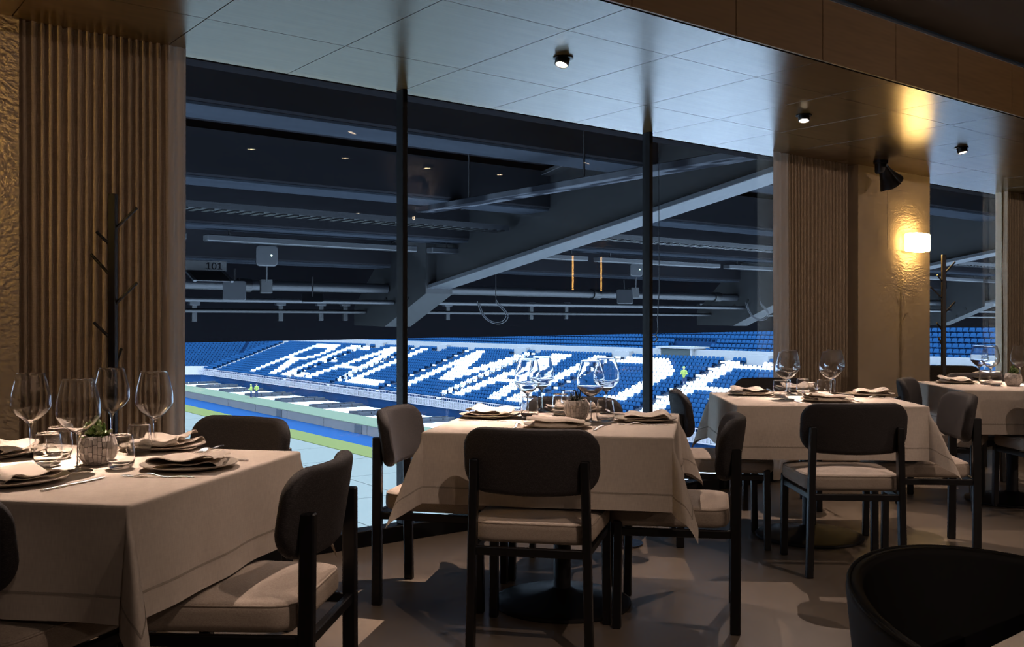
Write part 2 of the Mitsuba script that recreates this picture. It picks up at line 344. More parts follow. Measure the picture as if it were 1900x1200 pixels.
for x in (-.3, 3.4, 7.2):  # added lamps, out of view, that fill the window side with warm light
    k = thing('fill_spotlight', 'unseen fill spotlight added behind the camera, aimed at the ' + ['left window', 'middle of the window', 'stucco pillar'][int((x + .3) / 3.6)], 'spotlight', 'added fill spotlights behind the camera')
    o = np.array([x, -2.6, HIGH - .10]); d = np.array([.9, 6.2, -.75]); d /= np.linalg.norm(d)
    q = np.cross([0, 0, 1.0], d); q /= np.linalg.norm(q); M = np.eye(4); M[:3, 0], M[:3, 1], M[:3, 2], M[:3, 3] = q, np.cross(d, q), d, o
    put('head', HEAD, T(M), k); put('lens', LENS, T(M), k); put('stem', P(tube([(0, 0, 0), (0, 0, .10)], .012, 10), 'black_metal', smooth=40), at(o), k)
    spot_light(k, o + d * .06, o + d, FILL_SPOT * (3.6 if x > 7 else 1), 60, 35)
# wall lamp on the pillar
k = thing('wall_lamp', 'glowing white glass cube wall lamp on the stucco pillar', 'wall lamp')
c = np.array([7.60, 4.37, 1.845])
put('back_plate', P(cbox(.17, .035, .14, .004, c + [0, -.0175, 0]), 'steel'), parent=k)
put('diffuser', {**P(cbox(.215, .12, .155, .012, c + [0, -.035 - .06, 0]), 'opal', smooth=30), 'emitter': emit(SCONCE * np.array([1.6, 1.0, .34]), .7)}, None, k, 'bright white opal glass box')
# the same lamp further along the left wall, outside the frame
k = thing('wall_lamp', 'glass cube wall lamp on the left stucco wall beyond the picture edge', 'wall lamp')
c = np.array([.35, 4.40, 1.845])
put('back_plate', P(cbox(.17, .035, .14, .004, c + [0, -.0175, 0]), 'steel'), parent=k)
put('diffuser', {**P(cbox(.215, .12, .155, .012, c + [0, -.035 - .06, 0]), 'opal', smooth=30), 'emitter': emit(SCONCE * np.array([1.6, 1.0, .34]), .7)}, None, k, 'bright white opal glass box')
# upright light strips at the back of the room (mirrored in the glass)
for x in (13.2, 14.0):
    k = thing('light_strip', 'upright amber light strip on the back wall, ' + ('left' if x < 13.5 else 'right') + ' one of two mirrored in the glass', 'lamp', 'light strips on the back wall')
    put('channel', P(cbox(.07, .03, .76, .003, (x, -5.985, 2.22)), 'black_metal'), parent=k)
    put('diffuser', {**P(cbox(.045, .012, .72, .003, (x, -5.964, 2.22)), 'opal'), 'emitter': emit((9, 4.6, 1.2))}, parent=k)
# twin bell spot on the ceiling in front of the pillar
k = thing('bell_spotlight', 'pair of black bell shaped spotlights under the ceiling in front of the stucco pillar', 'spotlight')
bell = lathe([(0, 0), (.030, 0), (.040, .012), (.044, .05), (.058, .10), (.078, .155), (.080, .17), (.076, .17), (.055, .11), (.038, .05), (0, .045)], 32)
base = np.array([6.86, 4.16, CEIL])
put('ceiling_rose', P(lathe([(0, 0), (.055, 0), (.055, -.02), (.050, -.024), (0, -.024)], 28), 'black_metal', smooth=40), at(base), k)
put('stem', P(lathe([(0, -.02), (.045, -.02), (.045, -.085), (.036, -.10), (0, -.10)], 24), 'black_metal', smooth=40), at(base), k)
put('lamp_head', P(bell, 'black_metal', smooth=40), at(base + [.01, -.01, -.055], 0, T().rotate([0, 0, 1], -37.8).rotate([0, 1, 0], 180 - 22)), k)
put('lamp_head', P(bell, 'base_metal', smooth=40), at(base + [.04, .01, -.045], 0, T().rotate([0, 0, 1], -10).rotate([0, 1, 0], 180 - 48)), k, 'bronze toned second head tilted to the right')

# ---------------------------------------------------------------- dining chairs
def backrest_mesh():
    o = resample(rrect(.50, .245, .085, 8), .02)
    m = pad(o, .050, .022, .004, rings=7, rim=4, under=.002)
    v = m.vertices.copy()
    x, zz, th = v[:, 0], v[:, 1], v[:, 2]
    zz = zz * (1 - .10 * (x / .25) ** 2 * (zz > 0)) + .012 * (x / .25) ** 2         # top dips a little in the middle
    R = .50
    ang = x / R; rad = R - th
    y = R - rad * np.cos(ang); xx = rad * np.sin(ang)                               # ends wrap towards the sitter
    tilt = math.radians(9)
    v = np.stack([xx, y - zz * math.sin(tilt), zz * math.cos(tilt)], 1)
    m = trimesh.Trimesh(v + np.array([0, -.246, .685]), m.faces, process=False)
    if m.volume < 0: m.invert()
    return m
def seat_mesh():
    o = resample(rrect(.435, .465, .075, 8, .49), .02)
    m = pad(o, .078, .026, .012, rings=8, rim=5)
    m.apply_translation([0, .012, .432]); return m
def seam_mesh():
    o = resample(rrect(.435, .465, .075, 8, .49), .02); d = np.roll(o, -1, 0) - np.roll(o, 1, 0)
    n = np.stack([d[:, 1], -d[:, 0]], 1); n /= np.linalg.norm(n, axis=1, keepdims=True); o = o - n * .006
    pts = np.vstack([np.c_[o, np.full(len(o), .462)], np.r_[o[0], .462]]) + [0, .012, 0]
    return tube(pts, .0035, 6)
SEAT, SEAM, BACK = P(seat_mesh(), 'seat_fabric', smooth=50), P(seam_mesh(), 'seat_fabric', smooth=True), P(backrest_mesh(), 'dark_fabric', smooth=True)
REAR = [P(bar((s * .212, -.240, 0), (s * .196, -.243, .695), .030, .040, .004), 'black_metal') for s in (-1, 1)]
FRONT = [P(bar((s * .226, .205, 0), (s * .222, .200, .415), .034, .034, .004), 'black_metal') for s in (-1, 1)]
RAILS = [P(bar((s * .2005, -.235, .372), (s * .222, .20, .372), .022, .030, .003), 'black_metal') for s in (-1, 1)]
CROSS = [P(bar((-.20, -.243, .372), (.20, -.243, .372), .030, .022, .003, (0, 0, 1)), 'black_metal'), P(bar((-.22, .20, .372), (.22, .20, .372), .030, .022, .003, (0, 0, 1)), 'black_metal')]
def chair(xc, d, fx, fd, label, group=None):
    f = wdir(fx, fd); p = W(xc, d); p[:2] += f * .24
    M = at(p, rot_facing(f)); k = thing('dining_chair', label, 'chair', group)
    put('seat', SEAT, M, k, 'thick beige seat cushion'); put('seam', SEAM, M, k + '__seat'); put('backrest', BACK, M, k, 'curved dark brown backrest')
    for s in REAR + FRONT: put('leg', s, M, k)
    for s in RAILS: put('side_rail', s, M, k)
    for s in CROSS: put('cross_rail', s, M, k)
    return k
chair(-.495, 2.61, -.995, .10, 'large dark chair with beige seat at the right side of the left foreground table')
chair(-1.04, 3.76, -.45, -.89, 'dark chair behind the left foreground table, only its backrest showing before the window')
chair(-1.33, 2.12, .27, .96, 'dark chair cut by the left picture edge in front of the left foreground table')
chair(.06, 3.36, .20, .98, 'dark chair with its back to us in front of the centre table')
chair(-.517, 4.21, .977, -.21, 'dark beige-seated chair at the left side of the centre table beside the window')
chair(.885, 3.83, -.978, .21, 'dark chair seen from its side at the right end of the centre table')
chair(.31, 4.78, -.20, -.975, 'dark chair behind the centre table, half hidden by wine glasses')
chair(1.58, 4.42, .05, 1, 'dark chair with its back to us in front of the table by the right curtain')
chair(.90, 5.24, .99, -.10, 'dark chair at the left side of the table by the right curtain')
chair(2.36, 5.03, -.99, .15, 'dark chair at the right side of the table by the right curtain')
chair(1.73, 6.45, -.10, -1, 'dark chair behind the table by the right curtain, under the window edge')
chair(2.62, 6.42, .80, -.50, 'dark chair before the stucco pillar at the left of the far right table')
chair(3.80, 8.35, -.35, -.95, 'dark chair below the second window behind the far coat rack')
chair(3.42, 7.12, 0, -1, 'dark chair behind the far right table, only the top of its backrest showing')
chair(3.32, 5.72, 0, 1, 'dark chair cut by the right picture edge in front of the far right table')

# ---------------------------------------------------------------- tables and cloths
HALF, DROP, TOP = .465, .275, .757
def cloth_point(u, v, seed, lift=0.0):
    cu, cv = np.clip(u, -HALF, HALF), np.clip(v, -HALF, HALF)
    ou, ov = u - cu, v - cv
    s = np.hypot(ou, ov); psi = np.arctan2(np.abs(ov), np.abs(ou) + 1e-12)
    su, sv = np.sign(u), np.sign(v)
    corner = (np.abs(ou) > 0) & (np.abs(ov) > 0)
    along = np.where(np.abs(ou) > np.abs(ov), v, u)
    side = np.where(np.abs(ou) > np.abs(ov), 1.3 * su, 3.1 * sv)
    flare = .050 + .028 * np.sin(along * 9 + side * 2.1 + seed) + .018 * np.sin(along * 21 + side + seed * 2.3)
    end = np.clip((np.abs(along) - HALF + .10) / .10, 0, 1)
    flare = flare * (1 - end) + .05 * end
    fc = .05 + .33 * np.sin(2 * psi) ** 2 + .05 * np.sin(6 * psi) ** 2 * np.cos(seed * 1.7 + su + 2 * sv)
    flare = np.where(corner, fc, flare)
    rho = .010; q = rho * math.pi / 2
    t = np.minimum(s, q) / rho; rest = np.maximum(s - q, 0)
    grow = np.minimum(rest / .08, 1.0)
    fl = flare * grow
    hor = rho * np.sin(t) + rest * fl + lift; ver = rho * (1 - np.cos(t)) + rest * np.sqrt(1 - fl ** 2)
    dx, dy = np.where(s > 0, np.cos(psi) * su, 0), np.where(s > 0, np.sin(psi) * sv, 0)
    dx = np.where(np.abs(ou) > 0, dx, 0); dy = np.where(np.abs(ov) > 0, dy, 0)
    return np.stack([cu + hor * dx, cv + hor * dy, TOP + .002 - ver + np.where(s > 0, 0, lift)], -1)
def cloth_axis():
    o = np.r_[np.linspace(0, .016, 5)[1:], np.linspace(.016, DROP, 22)[1:]]
    i = np.linspace(-HALF, HALF, 41)
    return np.r_[-HALF - o[::-1], i, HALF + o]
def table(xc, d, rx, rd, seed, label, clabel, key_name):
    r = wdir(rx, rd); deg = math.degrees(math.atan2(r[1], r[0])); M = at(W(xc, d), deg)
    k = thing('dining_table', label, 'table')
    put('tabletop', TABLETOP, M, k); put('column', COLUMN, M, k); put('base', BASE, M, k, 'round black domed base plate')
    ax = cloth_axis(); U, V = np.meshgrid(ax, ax, indexing='ij')
    c = thing('tablecloth', clabel, 'tablecloth'); scene[c] = {**P(grid(cloth_point(U, V, seed)), 'linen', smooth=True), 'to_world': M}
    e = HALF + DROP - .062; line = np.r_[np.linspace(-e, e, 140)]
    strips = []
    for sgn in (-1, 1):
        for horiz in (True, False):
            a, b = np.meshgrid(line, np.array([-.003, .003]) + sgn * e, indexing='ij')
            pts = cloth_point(a, b, seed, .0012) if horiz else cloth_point(b, a, seed, .0012)
            strips.append(grid(pts))
    put('hem_stitch', P(cat(strips), 'linen_stitch', smooth=True), M, c, 'darker stitched hem line')
TABLETOP = P(cbox(2 * HALF - .006, 2 * HALF - .006, .028, .004, (0, 0, TOP - .014)), 'black_metal')
COLUMN = P(lathe([(0, .02), (.036, .02), (.036, .70), (.12, .715), (.12, .729), (0, .729)], 28), 'base_metal', smooth=40)
BASE = P(lathe([(0, 0), (.283, 0), (.287, .006), (.287, .016), (.275, .022), (.16, .038), (.06, .055), (.036, .07), (0, .07)], 64), 'base_metal', smooth=30)
TABLES = [(-1.238, 2.735, .98, -.196), (.21, 4.03, .98, -.19), (1.63, 5.28, .998, -.06), (3.30, 6.35, .99, -.10)]
tn = ['left foreground table', 'centre table', 'table by the right curtain', 'far right table']
for i, t in enumerate(TABLES):
    table(*t, i * 1.9 + .4, 'square restaurant table on a black pedestal under the ' + tn[i].replace(' table', '').replace('table ', '') + ' cloth',
          ['beige linen tablecloth on the left foreground table, cut by the left picture edge', 'beige linen tablecloth on the centre table with a corner hanging low at its left', 'beige linen tablecloth on the table by the right curtain, bluish on its window side', 'beige linen tablecloth on the far right table, cut by the right picture edge'][i], tn[i])
labels['dining_table']['label'] = 'square pedestal table in the left foreground, under the cloth nearest us'
labels['dining_table_001']['label'] = 'square centre table on a round black base plate seen behind the front chair legs'
labels['dining_table_002']['label'] = 'square table by the right curtain on a round black base plate'
labels['dining_table_003']['label'] = 'square table at far right on a black base plate cut by the picture edge'

# ---------------------------------------------------------------- tableware
ZT = TOP + .0022
def onto(px, py, z=None):
    z = ZT if z is None else z
    d = (EYE - z) * 1786.0 / (py - 600.0)
    return W((px - 950.0) / 1786.0 * d, d, z)
def smoothprof(pts, n=6):
    p = np.array(pts, float); t = np.arange(len(p)); from_ = np.linspace(0, len(p) - 1, (len(p) - 1) * n + 1)
    from scipy.interpolate import PchipInterpolator
    return np.stack([PchipInterpolator(t, p[:, 0])(from_), PchipInterpolator(t, p[:, 1])(from_)], 1)
out_ = smoothprof([(.0385, .0008), (.037, .0030), (.022, .0050), (.008, .0085), (.0042, .022), (.0036, .055), (.0040, .088), (.0075, .100), (.024, .114), (.048, .136), (.0585, .158), (.0575, .185), (.050, .222), (.0405, .258)], 5)
in_ = smoothprof([(.0395, .2582), (.0490, .222), (.0565, .185), (.0574, .158), (.0468, .1372), (.0225, .1162), (.006, .1075)], 5)
WINE = P(lathe([(0, .0002), (.036, .0002)] + [tuple(q) for q in out_] + [tuple(q) for q in in_] + [(0, .1062)], 48), 'glass', smooth=True)
o2 = smoothprof([(.024, .0005), (.030, .004), (.0375, .022), (.0385, .040), (.0355, .070), (.0325, .096)], 5)
i2 = smoothprof([(.0313, .0962), (.0343, .070), (.0372, .040), (.0360, .024), (.028, .0135)], 5)
TUMBLER = P(lathe([(0, .0002), (.022, .0002)] + [tuple(q) for q in o2] + [tuple(q) for q in i2] + [(0, .0125)], 40), 'glass', smooth=True)
def wine(px, py, label): k = thing('wine_glass', label, 'wine glass', 'large wine glasses set on the tables'); scene[k] = {**WINE, 'to_world': at(onto(px, py), px * 7.0)}
def tumbler(px, py, label): k = thing('water_tumbler', label, 'tumbler', 'clear tumblers set on the tables'); scene[k] = {**TUMBLER, 'to_world': at(onto(px, py), px * 5.0)}
g1 = 'large clear wine glass on the left foreground table, '
wine(57, 847, g1 + 'leftmost of its four'); wine(145, 874, g1 + 'nearest us, left of the planter'); wine(207, 822, g1 + 'behind the planter and farthest back'); wine(286, 837, g1 + 'rightmost of its four')
g1 = 'large clear wine glass on the centre table, '
wine(979, 774, g1 + 'leftmost of its four'); wine(1005, 763, g1 + 'second from left, further back'); wine(1096, 783, g1 + 'just right of the planter'); wine(1125, 768, g1 + 'rightmost of its four')
g1 = 'large wine glass on the table by the right curtain, '
wine(1459, 741, g1 + 'front one of the left pair'); wine(1465, 732, g1 + 'hidden one behind the left pair'); wine(1541, 740, g1 + 'front one of the right pair'); wine(1548, 731, g1 + 'hidden one behind the right pair')
g1 = 'large wine glass on the far right table, '
wine(1817, 707, g1 + 'leftmost, against the bright second window'); wine(1838, 711, g1 + 'between the leftmost and the planter'); wine(1892, 710, g1 + 'right of the planter at the picture edge')
g1 = 'clear water tumbler on the left foreground table, '
tumbler(89, 864, g1 + 'left of the nearest wine glass stem'); tumbler(110, 850, g1 + 'in bright light behind the other left tumbler'); tumbler(224, 869, g1 + 'in front of the planter at right'); tumbler(258, 843, g1 + 'behind the rightmost wine glass stem')
g1 = 'clear water tumbler on the centre table, '
tumbler(983, 777, g1 + 'under the left pair of wine glasses'); tumbler(1040, 770, g1 + 'just left of the planter'); tumbler(1056, 762, g1 + 'behind the planter'); tumbler(1123, 783, g1 + 'right of the planter')
g1 = 'water tumbler on the table by the right curtain, '
tumbler(1447, 737, g1 + 'leftmost of its four'); tumbler(1490, 733, g1 + 'rear one between the wine glasses'); tumbler(1502, 742, g1 + 'front one between the wine glasses'); tumbler(1528, 736, g1 + 'just left of the right wine glasses')
g1 = 'clear water tumbler on the far right table, '
tumbler(1828, 713, g1 + 'between the two left wine glasses'); tumbler(1848, 716, g1 + 'just left of the planter')

PLATE = P(lathe([(0, .0005), (.082, .0005), (.086, .003), (.128, .0125), (.134, .0155), (.1345, .0170), (.132, .0172), (.126, .0150), (.088, .0065), (.080, .0050), (0, .0050)], 56), 'porcelain', smooth=40)
def napkin_mesh(seed):
    r = np.random.default_rng(seed)
    path = [(.080, .002), (.02, .002), (-.06, .003), (-.092, .008), (-.085, .014), (-.04, .0125), (.03, .0125), (.072, .014), (.083, .020), (.07, .0265), (.02, .0235), (-.03, .024), (-.062, .034), (-.085, .034), (-.094, .026)]
    from scipy.interpolate import splprep, splev
    tck, _ = splprep(np.array(path).T, s=0, k=3); q = np.array(splev(np.linspace(0, 1, 70), tck)).T
    L, n = .205, 15; G = []
    tn_ = np.gradient(q, axis=0); tn_ /= np.linalg.norm(tn_, axis=1, keepdims=True); nr = np.stack([-tn_[:, 1], tn_[:, 0]], 1)
    ph = r.uniform(0, 6, 4)
    def surf(off):
        S = []
        for i in range(n):
            s = i / (n - 1) - .5; a = np.linspace(0, 1, 70)
            x = q[:, 0] + nr[:, 0] * off; z = q[:, 1] + nr[:, 1] * off
            y = s * L * (1 - .10 * a) + .02 * np.sin(a * 4 + ph[0]) * s * 2
            wave = (.0035 * np.sin(s * 9 + ph[1] + a * 2) + .004 * np.sin(s * 5 + ph[2])) * np.clip(z / .02, 0, 1.3)
            x = x * (1 + .10 * math.sin(s * 4 + ph[3]))
            S.append(np.stack([x, y, np.maximum(z + wave, .0006) + .9 * (np.abs(s) * 2) ** 4 * .002], 1))
        return np.array(S)
    A, B = surf(.0011), surf(-.0011)
    m1, m2 = grid(A), grid(B[:, ::-1])
    e = [grid(np.stack([A[0], B[0]])), grid(np.stack([B[-1], A[-1]])), grid(np.stack([A[:, -1], B[:, -1]])), grid(np.stack([B[:, 0], A[:, 0]]))]
    return cat([m1, m2] + e)
NAPKINS = [P(napkin_mesh(s), 'napkin_cloth', smooth=45) for s in range(4)]
def fork_mesh():
    p = sg.Polygon([(-.004, 0), (.004, 0), (.0048, .06), (.0028, .10), (.003, .128), (.011, .142), (.0115, .155), (-.0115, .155), (-.011, .142), (-.003, .128), (-.0028, .10), (-.0048, .06)])
    tines = [sg.box(x - .0014, .154, x + .0014, .198) for x in (-.0099, -.0033, .0033, .0099)]
    p = shapely.union_all([p.buffer(.001)] + tines)
    m = trimesh.creation.extrude_polygon(p, .0016, engine='earcut'); m = m.subdivide_to_size(.012)
    y = m.vertices[:, 1]; v = m.vertices.copy()
    v[:, 2] += .010 * np.exp(-((y - .125) / .028) ** 2) + .004 * np.clip((y - .165) / .03, 0, 1) ** 2 + .003 * np.exp(-((y - .03) / .03) ** 2)
    return trimesh.Trimesh(v, m.faces, process=False)
def knife_mesh():
    h = m3.Manifold.hull_points(np.array([[s * .0045, y, z] for s in (-1, 1) for y, z in ((0, .001), (0, .005), (.10, .0018), (.10, .0045))]).tolist())
    p = sg.Polygon([(-.0045, .10), (.0045, .10), (.009, .14), (.0105, .185), (.007, .215), (.0, .222), (-.004, .20)])
    b = trimesh.creation.extrude_polygon(p, .0014, engine='earcut'); b.apply_translation([0, 0, .0022])
    q = h.to_mesh(); return cat([trimesh.Trimesh(q.vert_properties[:, :3], q.tri_verts), b])
FORK, KNIFE = P(fork_mesh(), 'steel', smooth=30), P(knife_mesh(), 'steel', smooth=30)
setn = [0]
def setting(px, py, fx, fd, where, fork=True, knife=True, turn=0.0, nap=90.0):
    """a place setting whose guest looks along (fx, fd); where: words that single it out"""
    c = onto(px, py); f = wdir(fx, fd); deg = rot_facing(f); i = setn[0]; setn[0] += 1
    k = thing('plate', 'pale plate under the napkin ' + where, 'plate', 'dinner plates'); scene[k] = {**PLATE, 'to_world': at(c)}
    k = thing('napkin', 'folded beige napkin ' + where, 'napkin', 'folded napkins'); scene[k] = {**NAPKINS[i % 4], 'to_world': at(c + [0, 0, .0062], deg + turn + nap)}
    r = np.array([f[1], -f[0]])
    for on, nm, sh, s in ((fork, 'fork', FORK, -1), (knife, 'knife', KNIFE, 1)):
        if on:
            p = c.copy(); p[:2] += s * r * .158 - f * .10
            k = thing(f'dinner_{nm}', f'steel {nm} by the plate ' + where, nm, f'dinner {nm}s'); scene[k] = {**sh, 'to_world': at(p, deg + s * -3 + turn * .2)}
setting(352, 868, -.98, .19, 'at the right side of the left foreground table', turn=12)
setting(24, 896, .19, .98, 'nearest us at the left foreground table', turn=-14)
setting(303, 832, -.19, -.98, 'at the window side of the left foreground table', turn=10)
setting(-8, 846, .98, -.19, 'in bright light at the left edge of the foreground table', turn=5)
setting(1034, 793, .19, .98, 'nearest us at the centre table', turn=4)
setting(1197, 781, -.98, .19, 'at the right end of the centre table', turn=6)
setting(909, 774, .98, -.19, 'in bright light at the left end of the centre table', turn=-8)
setting(1062, 762, -.19, -.98, 'behind the planter of the centre table', turn=15)
setting(1535, 745, .06, 1, 'nearest us at the table by the right curtain', turn=5)
setting(1614, 734, -1, .06, 'at the right end of the table by the right curtain', turn=-6)
setting(1394, 733, 1, -.06, 'at the left end of the table by the right curtain', turn=9)
setting(1478, 724, -.06, -1, 'at the far side of the table by the right curtain', turn=3)
setting(1776, 711, 1, -.1, 'at the left end of the far right table', turn=-4)
setting(1822, 702, -.1, -1, 'at the far side of the far right table', turn=4)

# planters with succulents
def pot_profile(n=26):
    z = np.linspace(0, .084, n); r = .030 + .023 * np.sin(np.clip(z / .084, 0, 1) * math.pi * .80 + .12) ** .9
    return r, z
def pot(px, py, label, leafmat, tiles_apart, seed, spiky):
    r = np.random.default_rng(seed); c = onto(px, py); M = at(c, seed * 40.0)
    k = thing('potted_succulent', label, 'plant')
    rr, zz = pot_profile()
    prof = [(0, .0005)] + [(a - .0015, b) for a, b in zip(rr, zz + .0005)] + [(rr[-1] - .006, .0842), (rr[-1] - .008, .070), (0, .069)]
    pk = put('pot', P(lathe(prof, 48), 'pot_grout', smooth=50), M, k, 'round grey pot covered in small upright tiles')
    ts = []
    for col in range(26):
        z = -r.uniform(0, .012); a0 = col / 26 * 2 * math.pi; da = 2 * math.pi / 26 * .44
        while z < .082:
            h = r.uniform(.013, .026); z0, z1 = max(z, .001), min(z + h - .0015, .0845)
            z += h
            if z1 - z0 < .004: continue
            lift = r.uniform(.0005, .0028); v = []
            for o in (-.002, lift):
                for a in (a0 - da, a0 + da):
                    for q in (z0, z1):
                        R = np.interp(q, zz, rr) + o; v.append([R * math.cos(a), R * math.sin(a), q])
            ts.append(trimesh.convex.convex_hull(np.array(v)))
    if tiles_apart:
        for t in ts: put('tile', P(t, 'pot_tile'), M, pk)
    else:
        put('tile_cladding', P(cat(ts), 'pot_tile'), M, pk, None, 'stuff')
    put('soil', P(lathe([(0, .0745), (.03, .073), (.0385, .071), (.0385, .0695), (0, .0695)], 30), 'soil', smooth=True), M, k)
    for i in range(56 if not spiky else 34):
        ring = i % 4 if not spiky else i % 3; ro = r.integers(0, 5)
        cx = np.array([[0, 0], [.018, .008], [-.016, .012], [.006, -.019], [-.012, -.013]][ro])
        az = r.uniform(0, 6.28); el = math.radians([12, 32, 55, 76][ring] if not spiky else [30, 55, 75][ring]); L = ([.032, .032, .030, .024][ring] if not spiky else .048 - .006 * ring) * r.uniform(.85, 1.15)
        w = L * (.32 if not spiky else .085)
        s = np.linspace(0, 1, 7); ww = w * np.sin(np.clip(s * .92 + .08, 0, 1) * math.pi) ** .8 * (.6 + .6 * s) if not spiky else w * (1 - s ** 2) + 1e-4
        rings = []
        for a, b in zip(s, ww): rings.append([[b * math.cos(t), a * L, b * .42 * math.sin(t) + .15 * L * a * a] for t in np.linspace(0, 2 * math.pi, 9)[:-1]])
        v = np.array(rings).reshape(-1, 3); n = 8; f = []
        for q in range(6):
            for j in range(n): f += [[q * n + j, q * n + (j + 1) % n, (q + 1) * n + (j + 1) % n], [q * n + j, (q + 1) * n + (j + 1) % n, (q + 1) * n + j]]
        m = trimesh.Trimesh(v, f, process=False)
        m.apply_transform(trimesh.transformations.rotation_matrix(el, [1, 0, 0])); m.apply_transform(trimesh.transformations.rotation_matrix(az, [0, 0, 1]))
        m.apply_translation([cx[0], cx[1], .074 + (.022 + .020 * (ro == 0)) * (ring / 3)])
        put('leaf', P(m, leafmat, smooth=True), M, k)
pot(181, 861, 'green succulent in a grey tiled pot on the left foreground table', 'leaf', True, 1, False)
pot(1070, 779, 'dark spiky succulent in a grey ribbed pot on the centre table', 'leaf_dark', False, 2, True)
pot(1880, 716, 'bright green succulent in a grey pot on the far right table', 'leaf', False, 3, False)

# ---------------------------------------------------------------- coat racks, pole table, tub chair
def coat_rack(xc, d, label):
    k = thing('coat_rack', label, 'coat rack'); M = at(W(xc, d), math.degrees(math.atan2(R2[1], R2[0])))
    put('base', P(lathe([(0, 0), (.17, 0), (.172, .004), (.172, .010), (.165, .013), (0, .014)], 40), 'black_metal', smooth=30), M, k)
    put('pole', P(cbox(.030, .030, 1.71, .002, (0, 0, .012 + .855)), 'black_metal'), M, k)
    for z, a, L in ((1.575, 8, .125), (1.505, 200, .075), (1.375, 172, .125), (1.255, 8, .125), (1.11, 205, .09), (.98, 90, .11)):
        v = np.array([math.cos(math.radians(a)), math.sin(math.radians(a)), 0]); p = v * .012 + [0, 0, z]
        put('peg', P(tube([p, p + (v * .70 + [0, 0, .72]) * L], .0065, 10), 'black_metal', smooth=30), M, k)
coat_rack(-1.70, 4.10, 'black branched coat rack standing in front of the left curtain')
coat_rack(3.47, 7.74, 'black branched coat rack in front of the second window')
k = thing('side_table', 'small round side table on a chrome pole behind the centre table', 'side table'); M = at(W(.575, 5.10))
put('base', P(lathe([(0, 0), (.118, 0), (.12, .004), (.118, .012), (.02, .022), (0, .022)], 40), 'chrome', smooth=30), M, k)
put('pole', P(lathe([(0, .02), (.021, .02), (.021, .66), (0, .66)], 24), 'chrome', smooth=30), M, k)
put('tabletop', P(lathe([(0, .66), (.19, .66), (.195, .664), (.195, .676), (.19, .68), (0, .68)], 40), 'black_metal', smooth=30), M, k)

k = thing('tub_chair', 'black leather tub chair at the lower right, tucked under a table edge', 'chair')
def tub_shell():
    n, m_ = 96, 12; a = np.linspace(math.radians(35), math.radians(325), n)     # opening at angle 0
    back = .5 - .5 * np.cos(a)                                                  # 1 at the back
    rings = []
    zt = .655 + .085 * np.clip((back - .25) / .75, 0, 1) ** 1.1
    for o in np.linspace(0, 1, m_):                                             # outside, up
        z = .16 + (zt - .16) * o; r = (.265 + .055 * o)
        rings.append(np.stack([r * np.cos(a) * 1.02, r * np.sin(a) * 1.05, z], 1))
    for w, dz in ((.003, .008), (.010, .012), (.018, .012), (.025, .008), (.028, 0)):
        r = .32 - w; rings.append(np.stack([r * np.cos(a) * 1.02, r * np.sin(a) * 1.05, zt + dz], 1))
    for o in np.linspace(1, 0, m_):
        z = .40 + (zt - .40) * o - (0.01 if o == 1 else 0); r = .292 - .04 * (1 - o)
        rings.append(np.stack([r * np.cos(a) * 1.02, r * np.sin(a) * 1.05, z], 1))
    G = np.array(rings); ms = [grid(G)]
    ms.append(grid(np.stack([G[:m_ + 3, 0], G[::-1][:m_ + 3, 0][:m_ + 3]]))); ms.append(grid(np.stack([G[::-1][:m_ + 3, -1], G[:m_ + 3, -1]])))
    return cat(ms)
M = at(W(.875, 1.52), math.degrees(math.atan2(*(wdir(.62, -.78)[::-1]))))
put('shell', P(tub_shell(), 'leather', smooth=40), M, k)
put('seat', P(lathe([(0, .30), (.255, .30), (.27, .33), (.27, .41), (.25, .435), (0, .445)], 48), 'leather', smooth=40), M, k)
put('pedestal', P(lathe([(0, 0), (.22, 0), (.222, .008), (.20, .014), (.04, .022), (.03, .04), (.03, .31), (0, .31)], 40), 'black_metal', smooth=40), M, k)
def prow():
    a = np.linspace(math.radians(35), math.radians(325), 96); back = .5 - .5 * np.cos(a); zt = .655 + .085 * np.clip((back - .25) / .75, 0, 1) ** 1.1
    return tube(np.stack([.3155 * np.cos(a) * 1.02, .3155 * np.sin(a) * 1.05, zt + .011], 1), .0035, 6)
put('piping', P(prow(), 'leather', smooth=True), M, k + '__shell')
k = thing('dining_table', 'pale table corner cut by the lower right picture corner', 'table')
corner = np.array([.60, 1.225]); ev = np.array([.76, .65]); ev /= np.linalg.norm(ev); pv = np.array([.65, -.76])
cen = corner - ev * .02 + pv * .40 + ev * .30
M = at(W(cen[0], cen[1]), math.degrees(math.atan2(*((ev[0] * R2 + ev[1] * F2)[::-1]))))
put('tabletop', P(cbox(.80, .80, .03, .008, (0, 0, .745)), 'porcelain'), M, k)
put('column', P(lathe([(0, .02), (.036, .02), (.036, .715), (.10, .72), (.10, .73), (0, .73)], 28), 'base_metal', smooth=40), M, k); put('base', BASE, M, k)

